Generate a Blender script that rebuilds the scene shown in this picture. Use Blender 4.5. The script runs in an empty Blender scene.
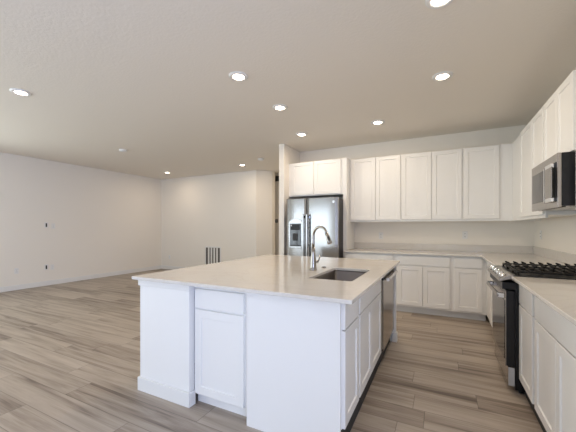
import bpy, bmesh, math, random
from mathutils import Vector, Matrix
random.seed(7)
C = bpy.context.scene.collection
S = bpy.context.scene
PI = math.pi

# ------------------------------------------------------------------ camera
cam = bpy.data.cameras.new('camera'); camo = bpy.data.objects.new('camera', cam); C.objects.link(camo)
camo.location = (0, 0, 1.282)
camo.rotation_euler = (PI / 2, 0, math.radians(26.631))
cam.sensor_width = 36; cam.lens = 303.865 / 576 * 36
cam.shift_y = 11.275 / 576
cam.clip_start = 0.02
S.camera = camo

# ------------------------------------------------------------------ world, daylight, exposure
S.view_settings.view_transform = 'Standard'; S.view_settings.look = 'None'
S.view_settings.gamma = 1; S.view_settings.use_curve_mapping = False
S.view_settings.exposure = 0.4
w = bpy.data.worlds.new('world'); S.world = w; w.use_nodes = True
bg = w.node_tree.nodes['Background']; bg.inputs[0].default_value = (0.80, 0.90, 1.0, 1); bg.inputs[1].default_value = 0.4


def area_light(name, loc, rot, sx, sy, power, col):
    l = bpy.data.lights.new(name, 'AREA'); l.shape = 'RECTANGLE'; l.size = sx; l.size_y = sy
    l.energy = power; l.color = col
    o = bpy.data.objects.new(name, l); C.objects.link(o); o.location = loc; o.rotation_euler = rot
    return o


DAY = (0.86, 0.93, 1.0)
H = 2.76            # ceiling
REAR = -3.2
UP = math.radians(15)
# daylight through the two window groups in the rear wall
area_light('daylight_dining', (-0.75, REAR - 0.75, 1.20), (PI / 2 + UP, 0, 0), 3.3, 2.0, 12, DAY)
area_light('daylight_living', (-5.2, REAR - 0.75, 1.30), (PI / 2 + UP, 0, 0), 3.5, 1.95, 70, (0.80, 0.91, 1.0))


area_light('fill_side', (-8.3, -0.35, 1.30), (PI / 2 + UP, 0, -PI / 2), 4.0, 1.95, 140, (0.90, 1.0, 0.98))  # added fill outside an unseen left window, brightens the living area

area_light('fill_right', (1.85, -1.7, 1.30), (PI / 2 + UP, 0, PI / 2), 2.6, 2.0, 240, (0.52, 0.64, 1.0))  # added bluish fill behind the camera, lifts the left wall and ceiling


# ------------------------------------------------------------------ materials
def mat(name, col, rough=0.5, metal=0.0, spec=0.5):
    m = bpy.data.materials.new(name); m.use_nodes = True
    b = m.node_tree.nodes['Principled BSDF']
    b.inputs['Base Color'].default_value = (*col, 1); b.inputs['Roughness'].default_value = rough
    b.inputs['Metallic'].default_value = metal; b.inputs['Specular IOR Level'].default_value = spec
    return m


def nd(m, t, **kw):
    n = m.node_tree.nodes.new(t)
    for k, v in kw.items(): setattr(n, k, v)
    return n


def lk(m, a, b): m.node_tree.links.new(a, b)


def bump_noise(m, scale, strength, dist=0.002, detail=4, stretch=None):
    b = m.node_tree.nodes['Principled BSDF']
    tc = nd(m, 'ShaderNodeNewGeometry'); n = nd(m, 'ShaderNodeTexNoise'); n.inputs['Scale'].default_value = scale
    n.inputs['Detail'].default_value = detail
    src = tc.outputs['Position']
    if stretch:
        mp = nd(m, 'ShaderNodeMapping'); mp.inputs['Scale'].default_value = stretch
        lk(m, src, mp.inputs[0]); src = mp.outputs[0]
    lk(m, src, n.inputs['Vector'])
    bp = nd(m, 'ShaderNodeBump'); bp.inputs['Strength'].default_value = strength; bp.inputs['Distance'].default_value = dist
    lk(m, n.outputs['Fac'], bp.inputs['Height']); lk(m, bp.outputs[0], b.inputs['Normal'])
    return n


M = {}
M['wall'] = mat('wall_paint', (0.85, 0.805, 0.735), 0.75, spec=0.25); bump_noise(M['wall'], 60, 0.25)
M['ceiling'] = mat('ceiling_paint', (0.84, 0.79, 0.72), 0.85, spec=0.2); bump_noise(M['ceiling'], 45, 0.5, 0.004)
M['trim'] = mat('trim_paint', (0.80, 0.79, 0.77), 0.4)
M['cab'] = mat('cabinet_paint', (0.85, 0.84, 0.82), 0.38); bump_noise(M['cab'], 90, 0.06, 0.001)
M['plinth'] = mat('toe_kick_paint', (0.74, 0.73, 0.72), 0.5)
M['black'] = mat('black_enamel', (0.010, 0.010, 0.012), 0.35, spec=0.35)
M['castiron'] = mat('cast_iron', (0.010, 0.009, 0.009), 0.55, spec=0.25); bump_noise(M['castiron'], 300, 0.3, 0.001)
M['glass'] = mat('dark_glass', (0.015, 0.013, 0.012), 0.06, spec=0.8)
M['rubber'] = mat('dark_plastic', (0.03, 0.03, 0.032), 0.55)
M['plate'] = mat('white_plastic', (0.80, 0.79, 0.77), 0.35)
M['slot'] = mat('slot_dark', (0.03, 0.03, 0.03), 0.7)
M['chrome'] = mat('chrome', (0.80, 0.80, 0.81), 0.12, 1.0)
M['burner'] = mat('burner_metal', (0.09, 0.085, 0.08), 0.5, 0.6)
M['endcap'] = mat('drawer_end_metal', (0.55, 0.55, 0.55), 0.45, 0.2)
M['grille'] = mat('grille_shadow', (0.11, 0.10, 0.09), 0.8)
M['led'] = mat('display_ink', (0.30, 0.32, 0.34), 0.4)


def steel(name, col, rough, stretch):
    m = mat(name, col, rough, 1.0)
    n = bump_noise(m, 1.0, 0.03, 0.001, 3, stretch)
    b = m.node_tree.nodes['Principled BSDF']
    mr = nd(m, 'ShaderNodeMapRange'); mr.inputs['To Min'].default_value = rough - 0.05; mr.inputs['To Max'].default_value = rough + 0.06
    lk(m, n.outputs['Fac'], mr.inputs[0]); lk(m, mr.outputs[0], b.inputs['Roughness'])
    return m


M['steel'] = steel('brushed_steel', (0.36, 0.355, 0.35), 0.16, (600, 600, 8))
M['steelh'] = steel('brushed_steel_horizontal', (0.40, 0.37, 0.345), 0.22, (8, 8, 600))
M['sink'] = steel('sink_steel', (0.20, 0.175, 0.155), 0.33, (10, 300, 10))
M['nickel'] = mat('brushed_nickel', (0.33, 0.305, 0.28), 0.22, 1.0)

# quartz
q = mat('quartz', (0.80, 0.76, 0.70), 0.10); M['quartz'] = q
b = q.node_tree.nodes['Principled BSDF']
g = nd(q, 'ShaderNodeNewGeometry'); n1 = nd(q, 'ShaderNodeTexNoise'); n1.inputs['Scale'].default_value = 1.6; n1.inputs['Detail'].default_value = 6
n1.inputs['Distortion'].default_value = 1.5
lk(q, g.outputs['Position'], n1.inputs['Vector'])
r1 = nd(q, 'ShaderNodeValToRGB')
e = r1.color_ramp.elements; e[0].position = 0.47; e[0].color = (0.70, 0.665, 0.62, 1); e[1].position = 0.53; e[1].color = (0.70, 0.665, 0.62, 1)
k = r1.color_ramp.elements.new(0.5); k.color = (0.675, 0.635, 0.585, 1)
lk(q, n1.outputs['Fac'], r1.inputs[0])
n2 = nd(q, 'ShaderNodeTexNoise'); n2.inputs['Scale'].default_value = 220
lk(q, g.outputs['Position'], n2.inputs['Vector'])
r2 = nd(q, 'ShaderNodeValToRGB'); r2.color_ramp.elements[0].position = 0.3; r2.color_ramp.elements[0].color = (0.9, 0.88, 0.86, 1)
r2.color_ramp.elements[1].position = 0.45; r2.color_ramp.elements[1].color = (1, 1, 1, 1)
lk(q, n2.outputs['Fac'], r2.inputs[0])
mx = nd(q, 'ShaderNodeMix', data_type='RGBA', blend_type='MULTIPLY'); mx.inputs[0].default_value = 1
lk(q, r1.outputs[0], mx.inputs[6]); lk(q, r2.outputs[0], mx.inputs[7]); lk(q, mx.outputs[2], b.inputs['Base Color'])

# plank floor: rows along X, each row shifted, each plank its own tone and grain
fm = mat('plank_floor', (0.3, 0.25, 0.2), 0.42); M['floor'] = fm
b = fm.node_tree.nodes['Principled BSDF']


def mth(op, a, bb=None, c=None):
    n = nd(fm, 'ShaderNodeMath', operation=op)
    for i, v in enumerate((a, bb, c)):
        if v is None: continue
        if isinstance(v, (int, float)): n.inputs[i].default_value = v
        else: lk(fm, v, n.inputs[i])
    return n.outputs[0]


PW, PL = 0.20, 1.5
g = nd(fm, 'ShaderNodeNewGeometry'); sp = nd(fm, 'ShaderNodeSeparateXYZ'); lk(fm, g.outputs['Position'], sp.inputs[0])
yy = mth('DIVIDE', mth('ADD', sp.outputs['Y'], 20.083), PW); row = mth('FLOOR', yy)
wn = nd(fm, 'ShaderNodeTexWhiteNoise', noise_dimensions='1D'); lk(fm, row, wn.inputs['W'])
xx = mth('ADD', mth('DIVIDE', mth('ADD', sp.outputs['X'], 30), PL), wn.outputs['Value']); col = mth('FLOOR', xx)
cmb = nd(fm, 'ShaderNodeCombineXYZ'); lk(fm, row, cmb.inputs[0]); lk(fm, col, cmb.inputs[1])
wp = nd(fm, 'ShaderNodeTexWhiteNoise', noise_dimensions='3D'); lk(fm, cmb.outputs[0], wp.inputs['Vector'])
# grain coordinates, moved per plank
off = nd(fm, 'ShaderNodeVectorMath', operation='MULTIPLY'); lk(fm, wp.outputs['Color'], off.inputs[0]); off.inputs[1].default_value = (50, 50, 50)
add = nd(fm, 'ShaderNodeVectorMath', operation='ADD'); lk(fm, g.outputs['Position'], add.inputs[0]); lk(fm, off.outputs[0], add.inputs[1])
mp = nd(fm, 'ShaderNodeMapping'); mp.inputs['Scale'].default_value = (0.62, 9.5, 1); lk(fm, add.outputs[0], mp.inputs[0])
na = nd(fm, 'ShaderNodeTexNoise'); na.inputs['Scale'].default_value = 1.5; na.inputs['Detail'].default_value = 7; na.inputs['Roughness'].default_value = 0.6
na.inputs['Distortion'].default_value = 0.6
lk(fm, mp.outputs[0], na.inputs['Vector'])
mp2 = nd(fm, 'ShaderNodeMapping'); mp2.inputs['Scale'].default_value = (1.3, 60, 1); lk(fm, add.outputs[0], mp2.inputs[0])
nb = nd(fm, 'ShaderNodeTexNoise'); nb.inputs['Scale'].default_value = 2; nb.inputs['Detail'].default_value = 3; lk(fm, mp2.outputs[0], nb.inputs['Vector'])
tone = mth('ADD', mth('ADD', mth('SUBTRACT', mth('MULTIPLY', na.outputs['Fac'], 1.05), 0.045), mth('MULTIPLY', nb.outputs['Fac'], 0.22)),
           mth('MULTIPLY', mth('SUBTRACT', wp.outputs['Value'], 0.5), 0.24))
rp = nd(fm, 'ShaderNodeValToRGB'); e = rp.color_ramp.elements
e[0].position = 0.30; e[0].color = (0.125, 0.092, 0.070, 1); e[1].position = 0.86; e[1].color = (0.50, 0.43, 0.36, 1)
k = e.new(0.47); k.color = (0.29, 0.235, 0.188, 1)
k = e.new(0.62); k.color = (0.40, 0.335, 0.275, 1)
lk(fm, tone, rp.inputs[0])
# seams
fy = mth('FRACT', yy); fx = mth('FRACT', xx)
ey = mth('MULTIPLY', mth('MINIMUM', fy, mth('SUBTRACT', 1, fy)), PW)
ex = mth('MULTIPLY', mth('MINIMUM', fx, mth('SUBTRACT', 1, fx)), PL)
ed = mth('MINIMUM', ey, ex)
seam = nd(fm, 'ShaderNodeMapRange'); seam.inputs['From Min'].default_value = 0.0008; seam.inputs['From Max'].default_value = 0.0028
seam.inputs['To Min'].default_value = 0.45; seam.inputs['To Max'].default_value = 1
lk(fm, ed, seam.inputs[0])
mx = nd(fm, 'ShaderNodeMix', data_type='RGBA', blend_type='MULTIPLY'); mx.inputs[0].default_value = 1
lk(fm, rp.outputs[0], mx.inputs[6]); lk(fm, seam.outputs[0], mx.inputs[7]); lk(fm, mx.outputs[2], b.inputs['Base Color'])
bp = nd(fm, 'ShaderNodeBump'); bp.inputs['Strength'].default_value = 0.25; bp.inputs['Distance'].default_value = 0.002
lk(fm, mth('ADD', seam.outputs[0], mth('MULTIPLY', nb.outputs['Fac'], 0.3)), bp.inputs['Height']); lk(fm, bp.outputs[0], b.inputs['Normal'])

# lamp lens
lm_ = bpy.data.materials.new('lamp_lens'); lm_.use_nodes = True
b = lm_.node_tree.nodes['Principled BSDF']; b.inputs['Emission Color'].default_value = (1.0, 0.84, 0.66, 1); b.inputs['Emission Strength'].default_value = 20
M['lens'] = lm_
# window pane
gm = bpy.data.materials.new('window_pane'); gm.use_nodes = True; nt = gm.node_tree; nt.nodes.remove(nt.nodes['Principled BSDF'])
tr = nd(gm, 'ShaderNodeBsdfTransparent'); gl = nd(gm, 'ShaderNodeBsdfGlossy'); gl.inputs['Roughness'].default_value = 0.02
ms = nd(gm, 'ShaderNodeMixShader'); ms.inputs[0].default_value = 0.06
lk(gm, tr.outputs[0], ms.inputs[1]); lk(gm, gl.outputs[0], ms.inputs[2]); lk(gm, ms.outputs[0], nt.nodes['Material Output'].inputs[0])
M['pane'] = gm


# ------------------------------------------------------------------ mesh builder
class MB:
    def __init__(s): s.bm = bmesh.new()

    def box(s, x0, x1, y0, y1, z0, z1, bev=0.0):
        t = bmesh.new()
        r = bmesh.ops.create_cube(t, size=1)
        x0, x1 = min(x0, x1), max(x0, x1); y0, y1 = min(y0, y1), max(y0, y1); z0, z1 = min(z0, z1), max(z0, z1)
        for v in t.verts:
            v.co = Vector(((x0 + x1) / 2 + v.co.x * (x1 - x0), (y0 + y1) / 2 + v.co.y * (y1 - y0), (z0 + z1) / 2 + v.co.z * (z1 - z0)))
        if bev: bmesh.ops.bevel(t, geom=list(t.edges), offset=bev, segments=2, affect='EDGES', profile=0.5)
        s._merge(t); return s

    def _merge(s, t):
        mp = {}
        for v in t.verts: mp[v] = s.bm.verts.new(v.co)
        for f in t.faces:
            nf = s.bm.faces.new([mp[v] for v in f.verts]); nf.smooth = f.smooth
        t.free()

    def cyl(s, p0, p1, r0, r1=None, n=24, cap=True):
        r1 = r0 if r1 is None else r1
        return s.tube([p0, p1], [r0, r1], n)

    def tube(s, pts, rad, n=16, smooth=True):
        pts = [Vector(p) for p in pts]
        if not isinstance(rad, (list, tuple)): rad = [rad] * len(pts)
        rings = []; up = None
        for i, p in enumerate(pts):
            d = (pts[min(i + 1, len(pts) - 1)] - pts[max(i - 1, 0)]).normalized()
            if up is None:
                up = Vector((0, 0, 1)) if abs(d.z) < 0.9 else Vector((1, 0, 0))
            a = (up - d * up.dot(d)).normalized(); up = a; bb = d.cross(a)
            rings.append([s.bm.verts.new(p + (a * math.cos(2 * PI * k / n) + bb * math.sin(2 * PI * k / n)) * rad[i]) for k in range(n)])
        for A, B in zip(rings, rings[1:]):
            for k in range(n):
                f = s.bm.faces.new((A[k], A[(k + 1) % n], B[(k + 1) % n], B[k])); f.smooth = smooth
        s.bm.faces.new(rings[0][::-1]); s.bm.faces.new(rings[-1]); return s

    def lathe(s, prof, cx=0, cy=0, n=32, smooth=True):     # prof: (radius, z) list; ends on the axis where radius is 0
        rings = []
        for r, z in prof:
            if r < 1e-6: rings.append([s.bm.verts.new((cx, cy, z))])
            else: rings.append([s.bm.verts.new((cx + r * math.cos(2 * PI * k / n), cy + r * math.sin(2 * PI * k / n), z)) for k in range(n)])
        for A, B in zip(rings, rings[1:]):
            for k in range(n):
                k2 = (k + 1) % n
                vs = [A[k % len(A)], A[k2 % len(A)], B[k2 % len(B)], B[k % len(B)]]
                u = []
                for v in vs:
                    if v not in u: u.append(v)
                f = s.bm.faces.new(u); f.smooth = smooth
        return s

    def panel(s, O, u, nrm, wd, ht, t, recess=True, stile=0.057, dep=0.008):
        """a door (recessed flat centre) or slab front. O lower-left of the back face, u width direction, nrm outward"""
        O, u, nrm = Vector(O), Vector(u), Vector(nrm); z = Vector((0, 0, 1))
        lv = [(0, 0), (0, t - 0.0025), (0.0025, t)]
        if recess: lv += [(stile, t), (stile + 0.004, t - dep)]
        rings = []
        for ins, d in lv:
            rings.append([s.bm.verts.new(O + u * a + z * c + nrm * d) for a, c in
                          ((ins, ins), (wd - ins, ins), (wd - ins, ht - ins), (ins, ht - ins))])
        for A, B in zip(rings, rings[1:]):
            for k in range(4): s.bm.faces.new((A[k], A[(k + 1) % 4], B[(k + 1) % 4], B[k]))
        s.bm.faces.new(rings[-1]); s.bm.faces.new(rings[0][::-1]); return s

    def poly_slab(s, outer, z0, z1, hole=None):
        t = bmesh.new()
        def loop(pts):
            vs = [t.verts.new((p[0], p[1], z1)) for p in pts]
            return [t.edges.new((vs[i], vs[(i + 1) % len(vs)])) for i in range(len(vs))]
        ed = loop(outer) + (loop(hole) if hole else [])
        bmesh.ops.triangle_fill(t, edges=ed, use_beauty=True)
        bmesh.ops.recalc_face_normals(t, faces=t.faces)
        for f in t.faces:
            if f.normal.z < 0: f.normal_flip()
        r = bmesh.ops.extrude_face_region(t, geom=list(t.faces))
        for v in [x for x in r['geom'] if isinstance(x, bmesh.types.BMVert)]: v.co.z = z0
        s._merge(t); return s

    def build(s, name, m, parent=None, bevel=0.0):
        bmesh.ops.recalc_face_normals(s.bm, faces=s.bm.faces)
        if parent is not None:
            bmesh.ops.translate(s.bm, verts=s.bm.verts, vec=-world_loc(parent))
        me = bpy.data.meshes.new(name); s.bm.to_mesh(me); s.bm.free()
        o = bpy.data.objects.new(name, me); C.objects.link(o); me.materials.append(m)
        if parent is not None: o.parent = parent
        if bevel:
            md = o.modifiers.new('bevel', 'BEVEL'); md.width = bevel; md.segments = 2; md.limit_method = 'ANGLE'; md.angle_limit = math.radians(50)
        return o


def world_loc(o):
    v = Vector(o.location)
    while o.parent: o = o.parent; v += Vector(o.location)
    return v


def tag(o, label, cat, group=None):
    o['label'] = label; o['category'] = cat
    if group: o['group'] = group
    return o


def thing(name, label, cat, loc, group=None):
    o = bpy.data.objects.new(name, None); C.objects.link(o); o.location = loc; o.empty_display_size = 0.1
    return tag(o, label, cat, group)


def struct(name, mb, m, parent=None):
    o = mb.build(name, m, parent)
    if parent is None: o['kind'] = 'structure'
    return o


def dup(root, loc, label, rotz=0.0):
    r = root.copy(); C.objects.link(r); r.location = loc; r.rotation_euler = (0, 0, rotz); r['label'] = label
    for ch in list(root.children):
        c = ch.copy(); C.objects.link(c); c.parent = r
        for gch in list(ch.children):
            d = gch.copy(); C.objects.link(d); d.parent = c
    return r


# ------------------------------------------------------------------ room shell
XL, XR, YK, YF = -7.737, 1.20, 5.453, 6.664
T = 0.12
struct('floor', MB().box(XL - 0.3, XR + 0.3, REAR - 0.3, 9.2, -0.1, 0), M['floor'])
struct('ceiling', MB().box(XL - 0.3, XR + 0.3, REAR - 0.3, 9.2, H, H + 0.1), M['ceiling'])
LW = (-2.4, 1.7, 0.30, 2.40)
struct('wall_left', MB().box(XL - T, XL, REAR, LW[0], 0, H).box(XL - T, XL, LW[1], YF + T, 0, H).box(XL - T, XL, LW[0], LW[1], 0, LW[2]).box(XL - T, XL, LW[0], LW[1], LW[3], H), M['wall'])
f = MB(); x0, x1 = XL - 0.05, XL - 0.002
f.box(x0, x1, LW[0], LW[1], LW[2], LW[2] + 0.06); f.box(x0, x1, LW[0], LW[1], LW[3] - 0.06, LW[3])
for k in range(4):
    y = LW[0] + (LW[1] - LW[0] - 0.06) * k / 3
    f.box(x0, x1, y, y + 0.06, LW[2] + 0.06, LW[3] - 0.06)
wf = f.build('window_3', M['trim']); wf['kind'] = 'structure'  # unseen window, added so the left fill light can enter
MB().box(XL - 0.030, XL - 0.024, LW[0] + 0.06, LW[1] - 0.06, LW[2] + 0.06, LW[3] - 0.06).build('pane', M['pane'], wf)
RW = (-2.9, -0.5, 0.30, 2.30)
struct('wall_right', MB().box(XR, XR + T, REAR, RW[0], 0, H).box(XR, XR + T, RW[1], YK + T, 0, H).box(XR, XR + T, RW[0], RW[1], 0, RW[2]).box(XR, XR + T, RW[0], RW[1], RW[3], H), M['wall'])
f = MB(); x0, x1 = XR + 0.002, XR + 0.05
f.box(x0, x1, RW[0], RW[1], RW[2], RW[2] + 0.06); f.box(x0, x1, RW[0], RW[1], RW[3] - 0.06, RW[3])
for k in range(3):
    y = RW[0] + (RW[1] - RW[0] - 0.06) * k / 2
    f.box(x0, x1, y, y + 0.06, RW[2] + 0.06, RW[3] - 0.06)
wf = f.build('window_4', M['trim']); wf['kind'] = 'structure'  # unseen window behind the camera, added to pass the right fill light
MB().box(XR + 0.024, XR + 0.030, RW[0] + 0.06, RW[1] - 0.06, RW[2] + 0.06, RW[3] - 0.06).build('pane', M['pane'], wf)
struct('wall_kitchen_back', MB().box(-2.57, XR, YK, YK + T, 0, H), M['wall'])
struct('wall_partition', MB().box(-2.57, -2.47, 4.77, YK, 0, H), M['wall'])
struct('wall_living_back', MB().box(XL, -4.265, YF, YF + T, 0, H), M['wall'])
struct('wall_corner_diagonal', MB().poly_slab([(-4.265, YF), (-3.955, YF + 0.31), (-3.955, YF + 0.45), (-4.265, YF + 0.14)], 0, H), M['wall'])
struct('wall_hall_left', MB().box(-4.82, -4.70, YF + T, 7.3, 0, H), M['wall'])
struct('wall_hall_back', MB().box(-4.70, -2.12, 7.3, 7.3 + T, 0, H), M['wall'])
struct('wall_hall_right', MB().box(-2.12, -2.0, YK + T, 7.3, 0, H), M['wall'])
# rear wall with two window openings (behind the camera)
OPEN = [(-7.0, -3.4, 0.30, 2.40), (-2.45, 0.95, 0.06, 2.30)]
rw = MB()
rw.box(XL, OPEN[0][0], REAR - T, REAR, 0, H); rw.box(OPEN[0][1], OPEN[1][0], REAR - T, REAR, 0, H); rw.box(OPEN[1][1], XR, REAR - T, REAR, 0, H)
for a, c, z0, z1 in OPEN:
    rw.box(a, c, REAR - T, REAR, 0, z0); rw.box(a, c, REAR - T, REAR, z1, H)
struct('wall_rear', rw, M['wall'])
for i, (a, c, z0, z1) in enumerate(OPEN):
    f = MB(); y0, y1 = REAR - 0.05, REAR - 0.002
    f.box(a, c, y0, y1, z0, z0 + 0.06); f.box(a, c, y0, y1, z1 - 0.06, z1)
    for k in range(4):
        x = a + (c - a - 0.06) * k / 3
        f.box(x, x + 0.06, y0, y1, z0 + 0.06, z1 - 0.06)
    wf = f.build('window_%d' % (i + 1), M['trim']); wf['kind'] = 'structure'
    MB().box(a + 0.06, c - 0.06, REAR - 0.030, REAR - 0.024, z0 + 0.06, z1 - 0.06).build('pane', M['pane'], wf)
# baseboards
bh = 0.105; bt = 0.014
struct('baseboard_left', MB().box(XL, XL + bt, REAR, YF - bt, 0, bh, 0.004), M['trim'])
struct('baseboard_back', MB().box(XL + bt, -4.265, YF - bt, YF, 0, bh, 0.004), M['trim'])
struct('baseboard_diagonal', MB().poly_slab([(-4.265, YF - bt), (-4.265, YF - 0.001), (-3.956, YF + 0.309), (-3.946, YF + 0.299)], 0, bh), M['trim'])
struct('baseboard_hall', MB().box(-4.70, -2.12, 7.3 - bt, 7.3, 0, bh, 0.004), M['trim'])
struct('baseboard_partition', MB().box(-2.57, -2.47, 4.77 - bt, 4.77, 0, bh, 0.004), M['trim'])

# ------------------------------------------------------------------ cabinets
ZC = 0.905; ZB = 0.881     # counter top / underside
DT = 0.02                  # door thickness
AX = {'S': (Vector((1, 0, 0)), Vector((0, -1, 0))), 'W': (Vector((0, -1, 0)), Vector((-1, 0, 0))), 'E': (Vector((0, 1, 0)), Vector((1, 0, 0)))}


def fbox(mb, facing, a0, a1, d0, d1, z0, z1, bev=0):
    """box: a along the face (X for S, Y otherwise), d the other horizontal axis"""
    if facing == 'S': return mb.box(a0, a1, d0, d1, z0, z1, bev)
    return mb.box(d0, d1, a0, a1, z0, z1, bev)


def front(parent, name, facing, face, a0, a1, z0, z1, recess, stile=0.057):
    u, n = AX[facing]
    if facing == 'S': O = (a0, face, z0)
    elif facing == 'W': O = (face, a1, z0)
    else: O = (face, a0, z0)
    return MB().panel(O, u, n, a1 - a0, z1 - z0, DT, recess, stile).build(name, M['cab'], parent)


def cabinet(label, cat, facing, face, back, a0, a1, z0, z1, fronts, toe=None, group=None, name='base_cabinet', open_top=False, toemat='plinth', rail=None, zlow=0.10):
    """face: plane of the carcass front; back: plane of its rear"""
    loc = ((a0 + a1) / 2, (face + back) / 2, 0 if toe else z0) if facing == 'S' else ((face + back) / 2, (a0 + a1) / 2, 0 if toe else z0)
    t = thing(name, label, cat, loc, group)
    zz = zlow if toe else z0
    m = MB(); ins = 1 if back > face else -1
    if facing in 'EW' and toe and not open_top and toemat == 'slot':     # frameless box, open behind its fronts
        p = 0.018
        fbox(m, facing, a0, a0 + p, face, back, zz, z1); fbox(m, facing, a1 - p, a1, face, back, zz, z1)
        fbox(m, facing, a0 + p, a1 - p, face, back, zz, zz + p); fbox(m, facing, a0 + p, a1 - p, face, back, z1 - 0.010, z1)
        fbox(m, facing, a0 + p, a1 - p, back, back - ins * p, zz + p, z1 - 0.010)
    elif open_top:
        p = 0.018
        fbox(m, facing, a0, a0 + p, face, back, zz, z1); fbox(m, facing, a1 - p, a1, face, back, zz, z1)
        fbox(m, facing, a0 + p, a1 - p, face, back, zz, zz + p)
        fbox(m, facing, a0 + p, a1 - p, back, back - ins * p, zz + p, z1)
    else:
        fbox(m, facing, a0, a1, face, back, zz, z1)
    m.build('carcass', M['cab'], t)
    if rail:
        fbox(MB(), facing, a0, a1, face, face + ins * 0.02, rail, z0).build('light_rail', M['cab'], t)
    if toe:
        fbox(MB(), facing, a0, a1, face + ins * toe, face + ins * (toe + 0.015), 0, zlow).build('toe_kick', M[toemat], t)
    for kind, f0, f1, c0, c1 in fronts:
        front(t, 'drawer_front' if kind == 'drawer' else ('false_front' if kind == 'false' else 'door'), facing, face, f0, f1, c0, c1, kind == 'door')
    return t


UB, UT = 1.400, 2.437
GU = 'white shaker wall cabinets'; GB = 'white shaker base cabinets'
DZ0, DZ1 = 1.404, 2.431
# back wall uppers: carcass front at Y 5.125
cabinet('white two-door wall cabinet next to the tall fridge side panel', 'cabinet', 'S', 5.125, YK, -1.386, -0.558, UB, UT,
        [('door', -1.366, -0.956, DZ0, DZ1), ('door', -0.948, -0.566, DZ0, DZ1)], None, GU, 'wall_cabinet', rail=1.372)
cabinet('white two-door wall cabinet in the middle of the back wall row', 'cabinet', 'S', 5.125, YK, -0.557, 0.289, UB, UT,
        [('door', -0.545, -0.123, DZ0, DZ1), ('door', -0.114, 0.279, DZ0, DZ1)], None, GU, 'wall_cabinet', rail=1.372)
cabinet('white single-door wall cabinet in the back right corner of the kitchen', 'cabinet', 'S', 5.125, YK, 0.290, XR, UB, UT,
        [('door', 0.301, 0.733, DZ0, DZ1)], None, GU, 'wall_cabinet', rail=1.372)
# right wall uppers: carcass front at X 0.887, door faces at 0.867
cabinet('white two-door wall cabinet between back corner and microwave', 'cabinet', 'W', 0.887, XR, 3.650, 5.124, UB, UT,
        [('door', 4.065, 4.585, DZ0, DZ1), ('door', 3.665, 4.057, DZ0, DZ1)], None, GU, 'wall_cabinet', rail=1.372)
cabinet('short white two-door cabinet directly above the microwave', 'cabinet', 'W', 0.887, XR, 2.915, 3.649, 1.842, UT,
        [('door', 3.288, 3.640, 1.848, DZ1), ('door', 2.924, 3.280, 1.848, DZ1)], None, GU, 'wall_cabinet')
cabinet('white two-door wall cabinet right of the microwave at the photo edge', 'cabinet', 'W', 0.887, XR, 1.95, 2.914, UB, UT,
        [('door', 2.440, 2.872, DZ0, DZ1), ('door', 1.99, 2.430, DZ0, DZ1)], None, GU, 'wall_cabinet', rail=1.372)
# over-fridge cabinet and tall panel
cabinet('short white two-door cabinet above the steel refrigerator', 'cabinet', 'S', 4.96, YK, -2.469, -1.449, 1.838, UT,
        [('door', -2.408, -1.986, 1.856, DZ1), ('door', -1.960, -1.492, 1.856, DZ1)], None, GU, 'wall_cabinet')
pn = MB().box(-1.448, -1.387, 4.935, YK - 0.001, 0, 2.437, 0.002).build('fridge_side_panel', M['cab'])
tag(pn, 'tall white floor to cabinet panel right of the refrigerator', 'panel')
# back base run: carcass front Y 4.855
YB = 4.855
cabinet('white base cabinet mostly hidden behind the island, beside the refrigerator panel', 'cabinet', 'S', YB, YK - 0.004, -1.386, -0.622, 0, ZB,
        [('drawer', -1.350, -0.650, 0.722, 0.862), ('door', -1.350, -1.000, 0.125, 0.708), ('door', -0.992, -0.650, 0.125, 0.708)], 0.07, GB)
cabinet('white base cabinet with one wide drawer over two doors on the back wall', 'cabinet', 'S', YB, YK - 0.004, -0.621, 0.146, 0, ZB,
        [('drawer', -0.588, 0.116, 0.722, 0.862), ('door', -0.578, -0.234, 0.125, 0.708), ('door', -0.227, 0.116, 0.125, 0.708)], 0.07, GB)
cabinet('narrow white base cabinet with one drawer and one door in back corner', 'cabinet', 'S', YB, YK - 0.004, 0.147, 0.554, 0, ZB,
        [('drawer', 0.176, 0.505, 0.722, 0.862), ('door', 0.176, 0.505, 0.125, 0.708)], 0.07, GB)
# right base run: carcass front X 0.555, door faces 0.535
XB = 0.555
cabinet('white base cabinet in the corner between back run and range', 'cabinet', 'W', XB, XR - 0.004, 3.56, YK - 0.004, 0, ZB,
        [('drawer', 3.58, 4.40, 0.722, 0.862), ('door', 3.58, 4.40, 0.125, 0.708)], 0.07, GB)
cabinet('narrow white base cabinet with one drawer and one door right beside the range', 'cabinet', 'W', XB, XR - 0.004, 2.462, 2.862, 0, ZB,
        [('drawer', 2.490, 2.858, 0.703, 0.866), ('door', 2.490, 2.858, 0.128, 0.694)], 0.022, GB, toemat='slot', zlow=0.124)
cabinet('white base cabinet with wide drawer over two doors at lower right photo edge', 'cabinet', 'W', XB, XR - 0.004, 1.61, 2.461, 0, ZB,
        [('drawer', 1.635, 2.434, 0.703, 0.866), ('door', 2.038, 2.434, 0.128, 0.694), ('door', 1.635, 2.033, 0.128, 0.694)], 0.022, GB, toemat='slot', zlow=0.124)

# countertops
def rounded_inner(cx, cy, r, n=5):   # concave corner going from -x approach to -y leave
    return [(cx - r + r * math.sin(PI / 2 * k / n), cy - r + r * math.cos(PI / 2 * k / n)) for k in range(n + 1)]


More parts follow.
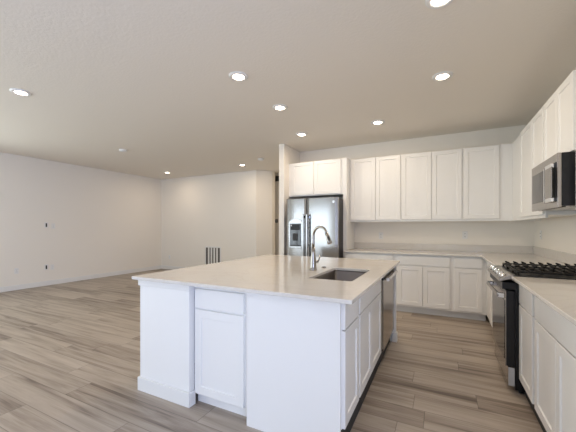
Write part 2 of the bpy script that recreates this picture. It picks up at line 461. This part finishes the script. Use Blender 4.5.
ct = thing('countertop', 'L-shaped cream quartz countertop along the back wall and into the corner', 'countertop', (-0.3, 5.1, ZB), 'cream quartz countertops')
pts = [(-1.386, YK), (-1.386, 4.80)] + rounded_inner(0.490, 4.80, 0.03) + [(0.490, 3.545), (XR, 3.545), (XR, YK)]
MB().poly_slab(pts, ZB, ZC).build('slab', M['quartz'], ct, 0.003)
MB().box(-1.386, XR - 0.021, YK - 0.02, YK, ZC, 1.012, 0.002).build('backsplash', M['quartz'], ct)
MB().box(XR - 0.02, XR, 3.545, YK, ZC, 1.012, 0.002).build('backsplash', M['quartz'], ct)
ct = thing('countertop', 'cream quartz countertop right of the range running off the photo', 'countertop', (0.85, 2.1, ZB), 'cream quartz countertops')
MB().box(0.490, XR, 1.60, 2.864, ZB, ZC).build('slab', M['quartz'], ct, 0.003)
MB().box(XR - 0.02, XR, 1.60, 2.864, ZC, 1.012, 0.002).build('backsplash', M['quartz'], ct)

# ------------------------------------------------------------------ island
IX0, IX1, IY0, IY1 = -2.128, -0.408, 1.552, 3.645
# end column with cap moulding and baseboard
t = thing('island_end_panel', 'white boxed end panel with baseboard at left front corner of the island', 'panel', (-1.86, 2.2, 0))
MB().box(-2.120, -1.603, 1.622, 1.675, 0, ZB, 0.002).box(-2.120, -2.080, 1.675, 3.60, 0, ZB).build('body', M['cab'], t)
MB().box(-2.134, -1.590, 1.608, 1.622, 0, 0.105, 0.004).box(-2.134, -2.120, 1.622, 3.60, 0, 0.105, 0.003).box(-1.603, -1.590, 1.622, 1.674, 0, 0.105, 0.003).build('baseboard', M['trim'], t)
MB().box(-2.131, -1.594, 1.611, 1.622, 0.825, ZB, 0.003).box(-2.131, -2.120, 1.622, 3.60, 0.825, ZB, 0.003).box(-1.603, -1.594, 1.622, 1.674, 0.825, ZB, 0.003).build('cap_moulding', M['trim'], t)
# front cabinet in the recess
t = cabinet('white island cabinet with one drawer over one door on the front side', 'cabinet', 'S', 1.676, 2.28, -1.602, -1.120, 0, ZB,
            [('drawer', -1.582, -1.160, 0.708, 0.842), ('door', -1.582, -1.160, 0.088, 0.694)], 0.036, 'island cabinets', 'island_cabinet', toemat='cab', zlow=0.085)
# right front panel
o = MB().box(-1.119, -0.496, 1.634, 1.650, 0, ZB - 0.002, 0.0015).build('island_back_panel', M['cab'])
tag(o, 'large flat white panel on the right part of the island front', 'panel')
XI = -0.493
cabinet('white island cabinet with drawer over one door at the near aisle corner', 'cabinet', 'E', XI, -1.115, 1.652, 1.992, 0, ZB,
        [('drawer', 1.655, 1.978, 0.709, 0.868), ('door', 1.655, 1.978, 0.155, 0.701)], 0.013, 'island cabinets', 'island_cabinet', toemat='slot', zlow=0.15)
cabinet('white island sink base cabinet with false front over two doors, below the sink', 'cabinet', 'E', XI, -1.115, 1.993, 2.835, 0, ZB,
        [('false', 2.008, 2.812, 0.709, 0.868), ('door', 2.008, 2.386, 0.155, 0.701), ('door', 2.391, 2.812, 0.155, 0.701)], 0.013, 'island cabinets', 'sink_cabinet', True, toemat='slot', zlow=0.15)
# far end panel with baseboard
t = thing('island_far_panel', 'white end panel of the island beyond the dishwasher', 'panel', (-1.2, 3.6, 0))
MB().box(-2.064, -0.445, 3.575, 3.625, 0, ZB, 0.002).build('body', M['cab'], t)
MB().box(-0.487, -0.432, 3.563, 3.575, 0, 0.105, 0.003).box(-0.445, -0.432, 3.575, 3.625, 0, 0.105, 0.003).build('baseboard', M['trim'], t)
# slab with sink cutout
SX0, SX1, SY0, SY1 = -0.885, -0.552, 2.09, 2.745


def rrect(x0, x1, y0, y1, r, n=5):
    P = []
    for cx, cy, a in ((x1 - r, y0 + r, -PI / 2), (x1 - r, y1 - r, 0), (x0 + r, y1 - r, PI / 2), (x0 + r, y0 + r, PI)):
        P += [(cx + r * math.cos(a + PI / 2 * k / n), cy + r * math.sin(a + PI / 2 * k / n)) for k in range(n + 1)]
    return P


ct = thing('island_countertop', 'cream quartz countertop of the kitchen island with a sink cutout', 'countertop', (-1.26, 2.6, ZB), 'cream quartz countertops')
MB().poly_slab([(IX0, IY0), (IX1, IY0), (IX1, IY1), (IX0, IY1)], ZB, ZC, rrect(SX0, SX1, SY0, SY1, 0.025)).build('slab', M['quartz'], ct, 0.003)
# sink: bowl + flange under the slab
t = thing('kitchen_sink', 'single-bowl stainless undermount sink in the island countertop', 'sink', ((SX0 + SX1) / 2, (SY0 + SY1) / 2, 0.66))
mb = MB(); loops = [(0.022, ZB - 0.003), (-0.004, ZB - 0.003), (0.000, ZB - 0.010), (0.006, 0.69), (0.030, 0.665), (0.10, 0.662)]
rg = []
for ins, z in loops:
    rg.append([mb.bm.verts.new((x, y, z)) for x, y in rrect(SX0 + ins if ins != 0.022 else SX0 - 0.022, SX1 - ins if ins != 0.022 else SX1 + 0.022,
               SY0 + ins if ins != 0.022 else SY0 - 0.022, SY1 - ins if ins != 0.022 else SY1 + 0.022, 0.028)])
for A, B in zip(rg, rg[1:]):
    for k_ in range(len(A)):
        f = mb.bm.faces.new((A[k_], A[(k_ + 1) % len(A)], B[(k_ + 1) % len(A)], B[k_])); f.smooth = True
mb.bm.faces.new(rg[-1])
mb.build('bowl', M['sink'], t)
cx, cy = (SX0 + SX1) / 2, (SY0 + SY1) / 2
MB().lathe([(0, 0.668), (0.02, 0.667), (0.034, 0.6695), (0.045, 0.668), (0.045, 0.6625)], cx, cy, 24).build('drain', M['chrome'], t)
# faucet
FX, FY = -1.000, 2.490
t = thing('kitchen_faucet', 'brushed nickel gooseneck pull-down faucet standing behind the sink', 'faucet', (FX, FY, ZC))
d = Vector((math.cos(math.radians(-24)), math.sin(math.radians(-24)), 0))
F0 = Vector((FX, FY, ZC))
MB().lathe([(0, ZC), (0.034, ZC), (0.034, ZC + 0.008), (0.031, ZC + 0.014), (0.028, ZC + 0.03), (0.024, ZC + 0.10), (0.017, ZC + 0.15), (0.0145, ZC + 0.20), (0, ZC + 0.20)], FX, FY, 28).build('body', M['nickel'], t)
P = [F0 + Vector((0, 0, 0.195)), F0 + Vector((0, 0, 0.24)), F0 + Vector((0, 0, 0.297))]
R = 0.083
for k in range(1, 13):
    a = PI - PI * 0.90 * k / 12
    P.append(F0 + Vector((0, 0, 0.297)) + d * (R + R * math.cos(a)) + Vector((0, 0, R * math.sin(a))))
tan = (P[-1] - P[-2]).normalized()
MB().tube(P, 0.0125, 18).build('spout', M['nickel'], t)
e0 = P[-1]
MB().tube([e0 - tan * 0.004, e0 + tan * 0.02, e0 + tan * 0.055, e0 + tan * 0.085, e0 + tan * 0.09], [0.0145, 0.016, 0.0185, 0.021, 0.018], 20).build('spray_head', M['nickel'], t)
sd = Vector((0.45, -0.89, 0))
MB().tube([e0 + tan * 0.028 + sd * 0.013, e0 + tan * 0.06 + sd * 0.0165], [0.007, 0.007], 12).build('spray_button', M['rubber'], t)
hb = F0 + Vector((0, 0, 0.075)); hd = Vector((0.80, 0.60, 0.0))
hn = MB().tube([hb + hd * 0.015, hb + hd * 0.045], [0.013, 0.012], 16).build('handle', M['nickel'], t)
MB().tube([hb + hd * 0.040, hb + hd * 0.052 + Vector((0, 0, 0.012)), hb + hd * 0.062 + Vector((0, 0, 0.06))], [0.007, 0.006, 0.0045], 12).build('lever', M['nickel'], hn)
o = MB().lathe([(0, ZC), (0.020, ZC), (0.021, ZC + 0.006), (0.018, ZC + 0.012), (0, ZC + 0.0125)], -0.965, 2.665, 24).build('sink_hole_cover', M['nickel'])
tag(o, 'small round metal hole cover on the island beside the faucet', 'hole cover')

# dishwasher
t = thing('dishwasher', 'stainless dishwasher at the far end of the island aisle side', 'dishwasher', (-0.8, 3.2, 0))
DW0, DW1 = 2.856, 3.562
MB().box(-1.06, -0.492, DW0, DW1, 0.10, ZB - 0.004).build('tub', M['rubber'], t)
MB().box(-0.491, -0.462, DW0 + 0.003, DW1 - 0.003, 0.15, 0.80, 0.004).build('door', M['steelh'], t)
MB().box(-0.491, -0.464, DW0 + 0.003, DW1 - 0.003, 0.803, 0.866, 0.004).build('control_strip', M['black'], t)
hn = MB().tube([(-0.432, DW0 + 0.06 + (DW1 - DW0 - 0.12) * k / 8, 0.800) for k in range(9)], 0.016, 14).build('handle', M['chrome'], t)
for y in (DW0 + 0.08, DW1 - 0.08): MB().tube([(-0.463, y, 0.800), (-0.436, y, 0.800)], 0.011, 12).build('mount', M['chrome'], hn)
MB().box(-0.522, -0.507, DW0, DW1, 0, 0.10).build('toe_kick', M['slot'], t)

# ------------------------------------------------------------------ refrigerator
t = thing('refrigerator', 'stainless side-by-side refrigerator with dark ice and water dispenser', 'refrigerator', (-1.9, 5.0, 0))
FZ = 1.765
MB().box(-2.365, -1.450, 4.715, 5.43, 0.02, 1.75, 0.004).build('case', M['rubber'], t)


def fridge_door(name, x0, x1):
    mb = MB(); n = 12
    prof = []
    for k in range(n + 1):              # gently bowed front, rounded edges
        s_ = k / n; x = x0 + (x1 - x0) * s_
        e_ = min(s_, 1 - s_) * (x1 - x0)
        y = 4.648 - 0.010 * math.sin(PI * s_) + (0.018 * (1 - min(1, e_ / 0.03)) ** 2)
        prof.append((x, y))
    outer = prof + [(x1, 4.71), (x0, 4.71)]
    mb.poly_slab(outer, 0.07, FZ)
    return mb.build(name, M['steel'], t, 0.006)


fz = fridge_door('freezer_door', -2.368, -1.996)
fd = fridge_door('fridge_door', -1.988, -1.446)
MB().box(-2.36, -1.455, 4.68, 4.714, 0.0, 0.065).build('base_grille', M['black'], t)
for x, dr in ((-2.022, fz), (-1.955, fd)):
    hn = MB().box(x - 0.016, x + 0.016, 4.570, 4.592, 0.42, 1.50, 0.008).build('handle', M['steel'], dr)
    # mounts are part of the handle's look
    for z in (0.47, 1.45): MB().box(x - 0.011, x + 0.011, 4.590, 4.650, z - 0.02, z + 0.02, 0.003).build('handle_mount', M['steel'], dr)
# dispenser: arched steel bezel, dark panel, recess
mb = MB(); cx = -2.178; pr = []
for k in range(13):
    a = PI * k / 12
    pr.append((cx + 0.128 * math.cos(a), 1.345 + 0.085 * math.sin(a)))
pr += [(cx - 0.128, 0.955), (cx - 0.09, 0.925), (cx + 0.09, 0.925), (cx + 0.128, 0.955)]
vs = [mb.bm.verts.new((x, 4.640, z)) for x, z in pr]; fc = mb.bm.faces.new(vs)
r = bmesh.ops.extrude_face_region(mb.bm, geom=[fc])
for v in [g_ for g_ in r['geom'] if isinstance(g_, bmesh.types.BMVert)]: v.co.y = 4.622
dp = mb.build('dispenser', M['steel'], fz, 0.004)
MB().box(cx - 0.102, cx + 0.102, 4.612, 4.6235, 0.965, 1.345, 0.003).build('dispenser_panel', M['glass'], fz)
MB().box(cx - 0.085, cx + 0.085, 4.606, 4.613, 1.235, 1.330, 0.002).build('dispenser_display', M['black'], fz)
MB().box(cx - 0.040, cx + 0.040, 4.595, 4.612, 1.06, 1.18, 0.003).build('dispenser_paddle', M['rubber'], fz)
MB().box(cx - 0.090, cx + 0.090, 4.598, 4.612, 0.968, 0.985, 0.002).build('drip_tray', M['rubber'], fz)
MB().box(cx - 0.078, cx - 0.060, 4.604, 4.607, 1.30, 1.318).build('indicator', M['plate'], fz)
mb = MB().tube([(-1.52, 4.646, 1.69), (-1.52, 4.641, 1.69)], [0.022, 0.021], 24); mb.build('badge', M['chrome'], fd)

# ------------------------------------------------------------------ range
RY0, RY1 = 2.870, 3.535
t = thing('gas_range', 'slide-in stainless gas range with black grates between white base cabinets', 'range', (0.85, (RY0 + RY1) / 2, 0))
MB().box(0.515, 1.175, RY0, RY1, 0.03, 0.895, 0.003).box(0.432, 0.515, RY0 + 0.004, RY1 - 0.004, 0.800, 0.853, 0.002).build('body', M['black'], t)
MB().box(0.500, 1.176, RY0 - 0.001, RY1 + 0.001, 0.897, 0.912, 0.003).build('cooktop', M['black'], t)
# control panel: slanted prism
mb = MB(); pf = [(0.515, 0.915), (0.485, 0.915), (0.410, 0.874), (0.412, 0.858), (0.515, 0.888)]
A = [mb.bm.verts.new((x, RY0, z)) for x, z in pf]; B = [mb.bm.verts.new((x, RY1, z)) for x, z in pf]
mb.bm.faces.new(A); mb.bm.faces.new(B[::-1])
for k in range(5): mb.bm.faces.new((A[k], A[(k + 1) % 5], B[(k + 1) % 5], B[k]))
cp = mb.build('control_panel', M['steelh'], t, 0.004)
nrm = Vector((-0.043, 0, 0.075)).normalized()
for k in range(5):
    y = RY0 + 0.085 + (RY1 - RY0 - 0.17) * k / 4
    p = Vector((0.447, y, 0.8935))
    kb = MB().tube([p, p + nrm * 0.006, p + nrm * 0.007, p + nrm * 0.030, p + nrm * 0.034], [0.026, 0.026, 0.021, 0.0185, 0.015], 20).build('knob', M['chrome'], cp)
# oven door
dr = MB().box(0.458, 0.514, RY0 + 0.004, RY1 - 0.004, 0.205, 0.790, 0.004).build('oven_door', M['black'], t)
MB().box(0.452, 0.4585, RY0 + 0.004, RY1 - 0.004, 0.205, 0.790, 0.002).build('door_skin', M['steelh'], dr)
MB().box(0.4495, 0.4525, RY0 + 0.03, RY1 - 0.03, 0.25, 0.71, 0.001).build('window', M['glass'], dr)
hn = MB().box(0.400, 0.420, RY0 + 0.025, RY1 - 0.025, 0.728, 0.760, 0.008).build('handle', M['steelh'], dr)
for y in (RY0 + 0.025, RY1 - 0.055): MB().box(0.404, 0.453, y, y + 0.03, 0.724, 0.764, 0.006).build('handle_mount', M['chrome'], dr)
MB().box(0.470, 0.512, RY0 + 0.004, RY1 - 0.004, 0.055, 0.198, 0.003).build('storage_drawer', M['steelh'], t)
MB().box(0.471, 0.511, RY0 - 0.001, RY0 + 0.0035, 0.058, 0.195, 0.001).build('drawer_end_cap', M['endcap'], t)
for x in (0.56, 1.12):
    for y in (RY0 + 0.05, RY1 - 0.05): MB().cyl((x, y, 0), (x, y, 0.031), 0.018, n=12).build('foot', M['rubber'], t)
# burners and three grates with fingers
for bx_, by_, br in ((0.66, RY0 + 0.14, 0.045), (1.02, RY0 + 0.14, 0.040), (0.84, (RY0 + RY1) / 2, 0.055), (0.66, RY1 - 0.14, 0.045), (1.02, RY1 - 0.14, 0.038)):
    bu = MB().lathe([(0, 0.912), (br + 0.02, 0.912), (br + 0.018, 0.917), (br, 0.919), (br, 0.926), (0, 0.926)], bx_, by_, 24).build('burner', M['burner'], t)
    MB().lathe([(0, 0.926), (br * 0.85, 0.926), (br * 0.85, 0.932), (br * 0.7, 0.935), (0, 0.935)], bx_, by_, 24).build('burner_cap', M['castiron'], bu)
GX0, GX1 = 0.530, 1.150
gw = (RY1 - RY0 - 0.05) / 3
for s_ in range(3):
    y0 = RY0 + 0.022 + s_ * (gw + 0.003); y1 = y0 + gw
    mb = MB(); z0, z1 = 0.930, 0.944
    mb.box(GX0, GX1, y0, y0 + 0.014, z0, z1, 0.003); mb.box(GX0, GX1, y1 - 0.014, y1, z0, z1, 0.003)
    mb.box(GX0, GX0 + 0.014, y0 + 0.014, y1 - 0.014, z0, z1, 0.003); mb.box(GX1 - 0.014, GX1, y0 + 0.014, y1 - 0.014, z0, z1, 0.003)
    for k in range(10):
        x = GX0 + 0.030 + k * (GX1 - GX0 - 0.06) / 9
        mb.box(x - 0.006, x + 0.006, y0 + 0.012, y1 - 0.012, z0 + 0.002, z1 + 0.004, 0.002)
        if s_ == 2:   # upturned finger ends along the far edge
            mb.tube([(x + 0.022, y1 - 0.007, z1 - 0.002), (x - 0.004, y1 - 0.007, z1 + 0.012), (x - 0.012, y1 - 0.007, z1 + 0.017)], [0.010, 0.008, 0.003], 8, False)
        if s_ == 0:
            mb.tube([(x, y0 + 0.006, z1 - 0.002), (x, y0 + 0.006, z1 + 0.005)], [0.009, 0.005], 8, False)
    for x in (GX0 + 0.007, GX1 - 0.007):
        for y in (y0 + 0.007, y1 - 0.007): mb.box(x - 0.007, x + 0.007, y - 0.007, y + 0.007, 0.912, z0 + 0.002)
    mb.build('grate', M['castiron'], t)

# ------------------------------------------------------------------ microwave
MY0, MY1 = 2.922, 3.640; MZ0, MZ1 = 1.432, 1.838
t = thing('microwave', 'stainless over-the-range microwave with black sides under the short cabinet', 'microwave', (1.0, (MY0 + MY1) / 2, MZ0))
MB().box(0.805, XR - 0.001, MY0 + 0.002, MY1 - 0.002, MZ0 + 0.012, MZ1, 0.003).build('case', M['black'], t)
MB().box(0.83, XR - 0.01, MY0 + 0.01, MY1 - 0.01, MZ0, MZ0 + 0.0115, 0.002).build('underside', M['steelh'], t)
dr = MB().box(0.780, 0.804, MY0, MY1, MZ0, MZ1, 0.003).build('front', M['steelh'], t)
MB().box(0.7765, 0.7803, 3.270, 3.600, 1.500, 1.760, 0.001).build('window', M['glass'], dr)
MB().box(0.7770, 0.7803, 2.950, 3.235, 1.480, 1.775, 0.001).build('control_area', M['black'], dr)
hn = MB().box(0.752, 0.764, 2.965, 3.125, 1.505, 1.745, 0.005).build('handle', M['nickel'], dr)
MB().box(0.7775, 0.7803, 3.242, 3.262, 1.49, 1.77, 0.001).build('door_edge', M['chrome'], dr)
for z in (1.475, 1.735): MB().box(0.752, 0.778, 2.970, 3.120, z, z + 0.035, 0.005).build('handle_mount', M['chrome'], dr)
# ------------------------------------------------------------------ ceiling lights
GL = 'recessed round ceiling lights'
L = [(-4.10, 1.66, 'recessed ceiling light at far left of the photo over the living area'),
     (-1.765, 2.44, 'recessed ceiling light above the left front of the island, nearest of three'),
     (-1.765, 3.30, 'recessed ceiling light second in the row leading to the refrigerator'),
     (-1.97, 4.41, 'recessed ceiling light just in front of the refrigerator cabinet'),
     (-0.785, 4.385, 'recessed ceiling light above the back counter, in front of the tall wall cabinets'),
     (0.018, 3.33, 'recessed ceiling light above the aisle left of the range cabinets'),
     (0.003, 2.19, 'recessed ceiling light cut off by the top edge of the photo'),
     (-6.57, 5.85, 'recessed ceiling light in the far living room corner'),
     (-4.19, 5.94, 'recessed ceiling light by the hallway next to the smoke detector')]
lx, ly, ll = L[0]
l0 = thing('recessed_light', ll, 'ceiling light', (lx, ly, H), GL)
MB().lathe([(0.094, H), (0.093, H - 0.006), (0.084, H - 0.013), (0.066, H - 0.015), (0.053, H - 0.008), (0.053, H - 0.001), (0.094, H)], lx, ly, 36).build('trim_ring', M['trim'], l0)
MB().lathe([(0.0525, H - 0.001), (0.0525, H - 0.008), (0.04, H - 0.012), (0.02, H - 0.014), (0, H - 0.0145)], lx, ly, 36).build('lens', M['lens'], l0)
for x, y, s_ in L[1:]: dup(l0, (x, y, H), s_)
for i, (x, y, s_) in enumerate(L):
    a = bpy.data.lights.new('lamp_glow', 'AREA'); a.shape = 'DISK'; a.size = 0.12; a.energy = 4.5; a.color = (1.0, 0.82, 0.61)
    o = bpy.data.objects.new('lamp_glow', a); C.objects.link(o); o.location = (x, y, H - 0.02)

a = bpy.data.lights.new('hall_fill', 'AREA'); a.shape = 'DISK'; a.size = 0.15; a.energy = 6; a.color = (1.0, 0.82, 0.61)  # added fill to lift the dark hallway, no fixture modelled
o = bpy.data.objects.new('hall_fill', a); C.objects.link(o); o.location = (-2.75, 6.45, H - 0.02)
# smoke detectors
sd_ = thing('smoke_detector', 'white round smoke detector on the ceiling beside the hallway', 'smoke detector', (-3.46, 5.60, H), 'smoke detectors')
MB().lathe([(0, H), (0.068, H), (0.068, H - 0.012), (0.058, H - 0.034), (0.03, H - 0.040), (0, H - 0.040)], -3.46, 5.60, 32).build('body', M['plate'], sd_)
MB().lathe([(0.012, H - 0.0395), (0.012, H - 0.043), (0, H - 0.044)], -3.46, 5.60, 16).build('test_button', M['trim'], sd_)
dup(sd_, (-5.41, 3.77, H), 'small round detector on the living room ceiling at left')


# ------------------------------------------------------------------ wall plates
def outlet(loc, label, facing, slot=False, first=[None, None]):
    rot = {'S': 0, 'W': -PI / 2, 'E': PI / 2}[facing]
    i = 1 if slot else 0
    if first[i] is None:
        t = thing('cable_plate' if slot else 'wall_outlet', label, 'wall plate' if slot else 'outlet', (0, 0, 0), 'cable plates' if slot else 'white wall outlets')
        MB().box(-0.036, 0.036, -0.006, 0, -0.058, 0.058, 0.002).build('plate', M['plate'], t)
        if slot:
            MB().box(-0.014, 0.014, -0.0075, -0.0055, -0.042, 0.042).build('opening', M['slot'], t)
        else:
            for z in (-0.022, 0.022):
                rc = MB().box(-0.017, 0.017, -0.0085, -0.006, z - 0.0155, z + 0.0155, 0.001).build('receptacle', M['plate'], t)
                MB().box(-0.008, -0.005, -0.0095, -0.0082, z - 0.005, z + 0.006).box(0.005, 0.008, -0.0095, -0.0082, z - 0.005, z + 0.006).build('slots', M['slot'], rc)
        first[i] = t; o = t
        o.location = loc; o.rotation_euler = (0, 0, rot)
    else:
        o = dup(first[i], loc, label, rot)
    return o


outlet((XL, 3.06, 0.39), 'white outlet low on the left wall, nearest the camera', 'E')
outlet((XL, 3.70, 0.395), 'white outlet low on the left wall beside the lower cable plate', 'E')
outlet((XL, 3.72, 1.31), 'white outlet high on the left wall beside the upper cable plate', 'E')
outlet((XL, 3.585, 0.405), 'white cable plate with dark slot low on the left wall', 'E', True)
outlet((XL, 3.585, 1.33), 'white cable plate with dark slot high on the left wall', 'E', True)
outlet((-7.38, YF, 0.375), 'white outlet on the far living room wall near the corner', 'S')
outlet((-0.924, YK, 1.135), 'white outlet above the back counter nearest the refrigerator', 'S')
outlet((0.342, YK, 1.160), 'white outlet above the back counter near the right corner', 'S')
outlet((XR, 5.13, 1.180), 'white outlet on the right kitchen wall beside the corner', 'W')

# return air grille
t = thing('air_return_grille', 'white wall grille with dark vertical slots on the far living room wall', 'vent', (-5.69, YF, 0.15))
MB().box(-5.945, -5.435, YF - 0.003, YF - 0.0005, 0.15, 0.72).build('backing', M['grille'], t)
gx0, gx1 = -5.975, -5.405
MB().box(gx0, gx0 + 0.035, YF - 0.014, YF, 0.12, 0.745, 0.002).box(gx1 - 0.035, gx1, YF - 0.014, YF, 0.12, 0.745, 0.002) \
    .box(gx0 + 0.034, gx1 - 0.034, YF - 0.014, YF, 0.12, 0.155, 0.002).box(gx0 + 0.034, gx1 - 0.034, YF - 0.014, YF, 0.71, 0.745, 0.002).build('frame', M['plate'], t)
mb = MB()
for k in range(1, 5):
    x = gx0 + 0.035 + k * (gx1 - gx0 - 0.07) / 5
    mb.box(x - 0.026, x + 0.026, YF - 0.012, YF - 0.003, 0.15, 0.72)
mb.build('slats', M['plate'], t)
# hall vent and thermostat
t = thing('hall_vent', 'small dark vent high on the hallway wall beside the kitchen partition', 'vent', (-3.97, 7.3, 2.545))
vx0, vx1, vz0, vz1 = -4.095, -3.845, 2.54, 2.685
MB().box(vx0 + 0.01, vx1 - 0.01, 7.297, 7.2995, vz0 + 0.01, vz1 - 0.01).build('backing', M['slot'], t)
MB().box(vx0, vx0 + 0.012, 7.29, 7.3, vz0, vz1).box(vx1 - 0.012, vx1, 7.29, 7.3, vz0, vz1).box(vx0 + 0.012, vx1 - 0.012, 7.29, 7.3, vz0, vz0 + 0.012) \
    .box(vx0 + 0.012, vx1 - 0.012, 7.29, 7.3, vz1 - 0.012, vz1).box((vx0 + vx1) / 2 - 0.008, (vx0 + vx1) / 2 + 0.008, 7.29, 7.3, vz0 + 0.012, vz1 - 0.012).build('frame', M['burner'], t)
t = thing('thermostat', 'small dark thermostat on the hallway wall left of the kitchen partition', 'thermostat', (-4.005, 7.3, 1.41))
MB().box(-4.045, -3.965, 7.280, 7.3, 1.41, 1.50, 0.005).build('case', M['rubber'], t)
MB().box(-4.030, -3.980, 7.278, 7.2802, 1.435, 1.475, 0.0005).build('screen', M['led'], t)
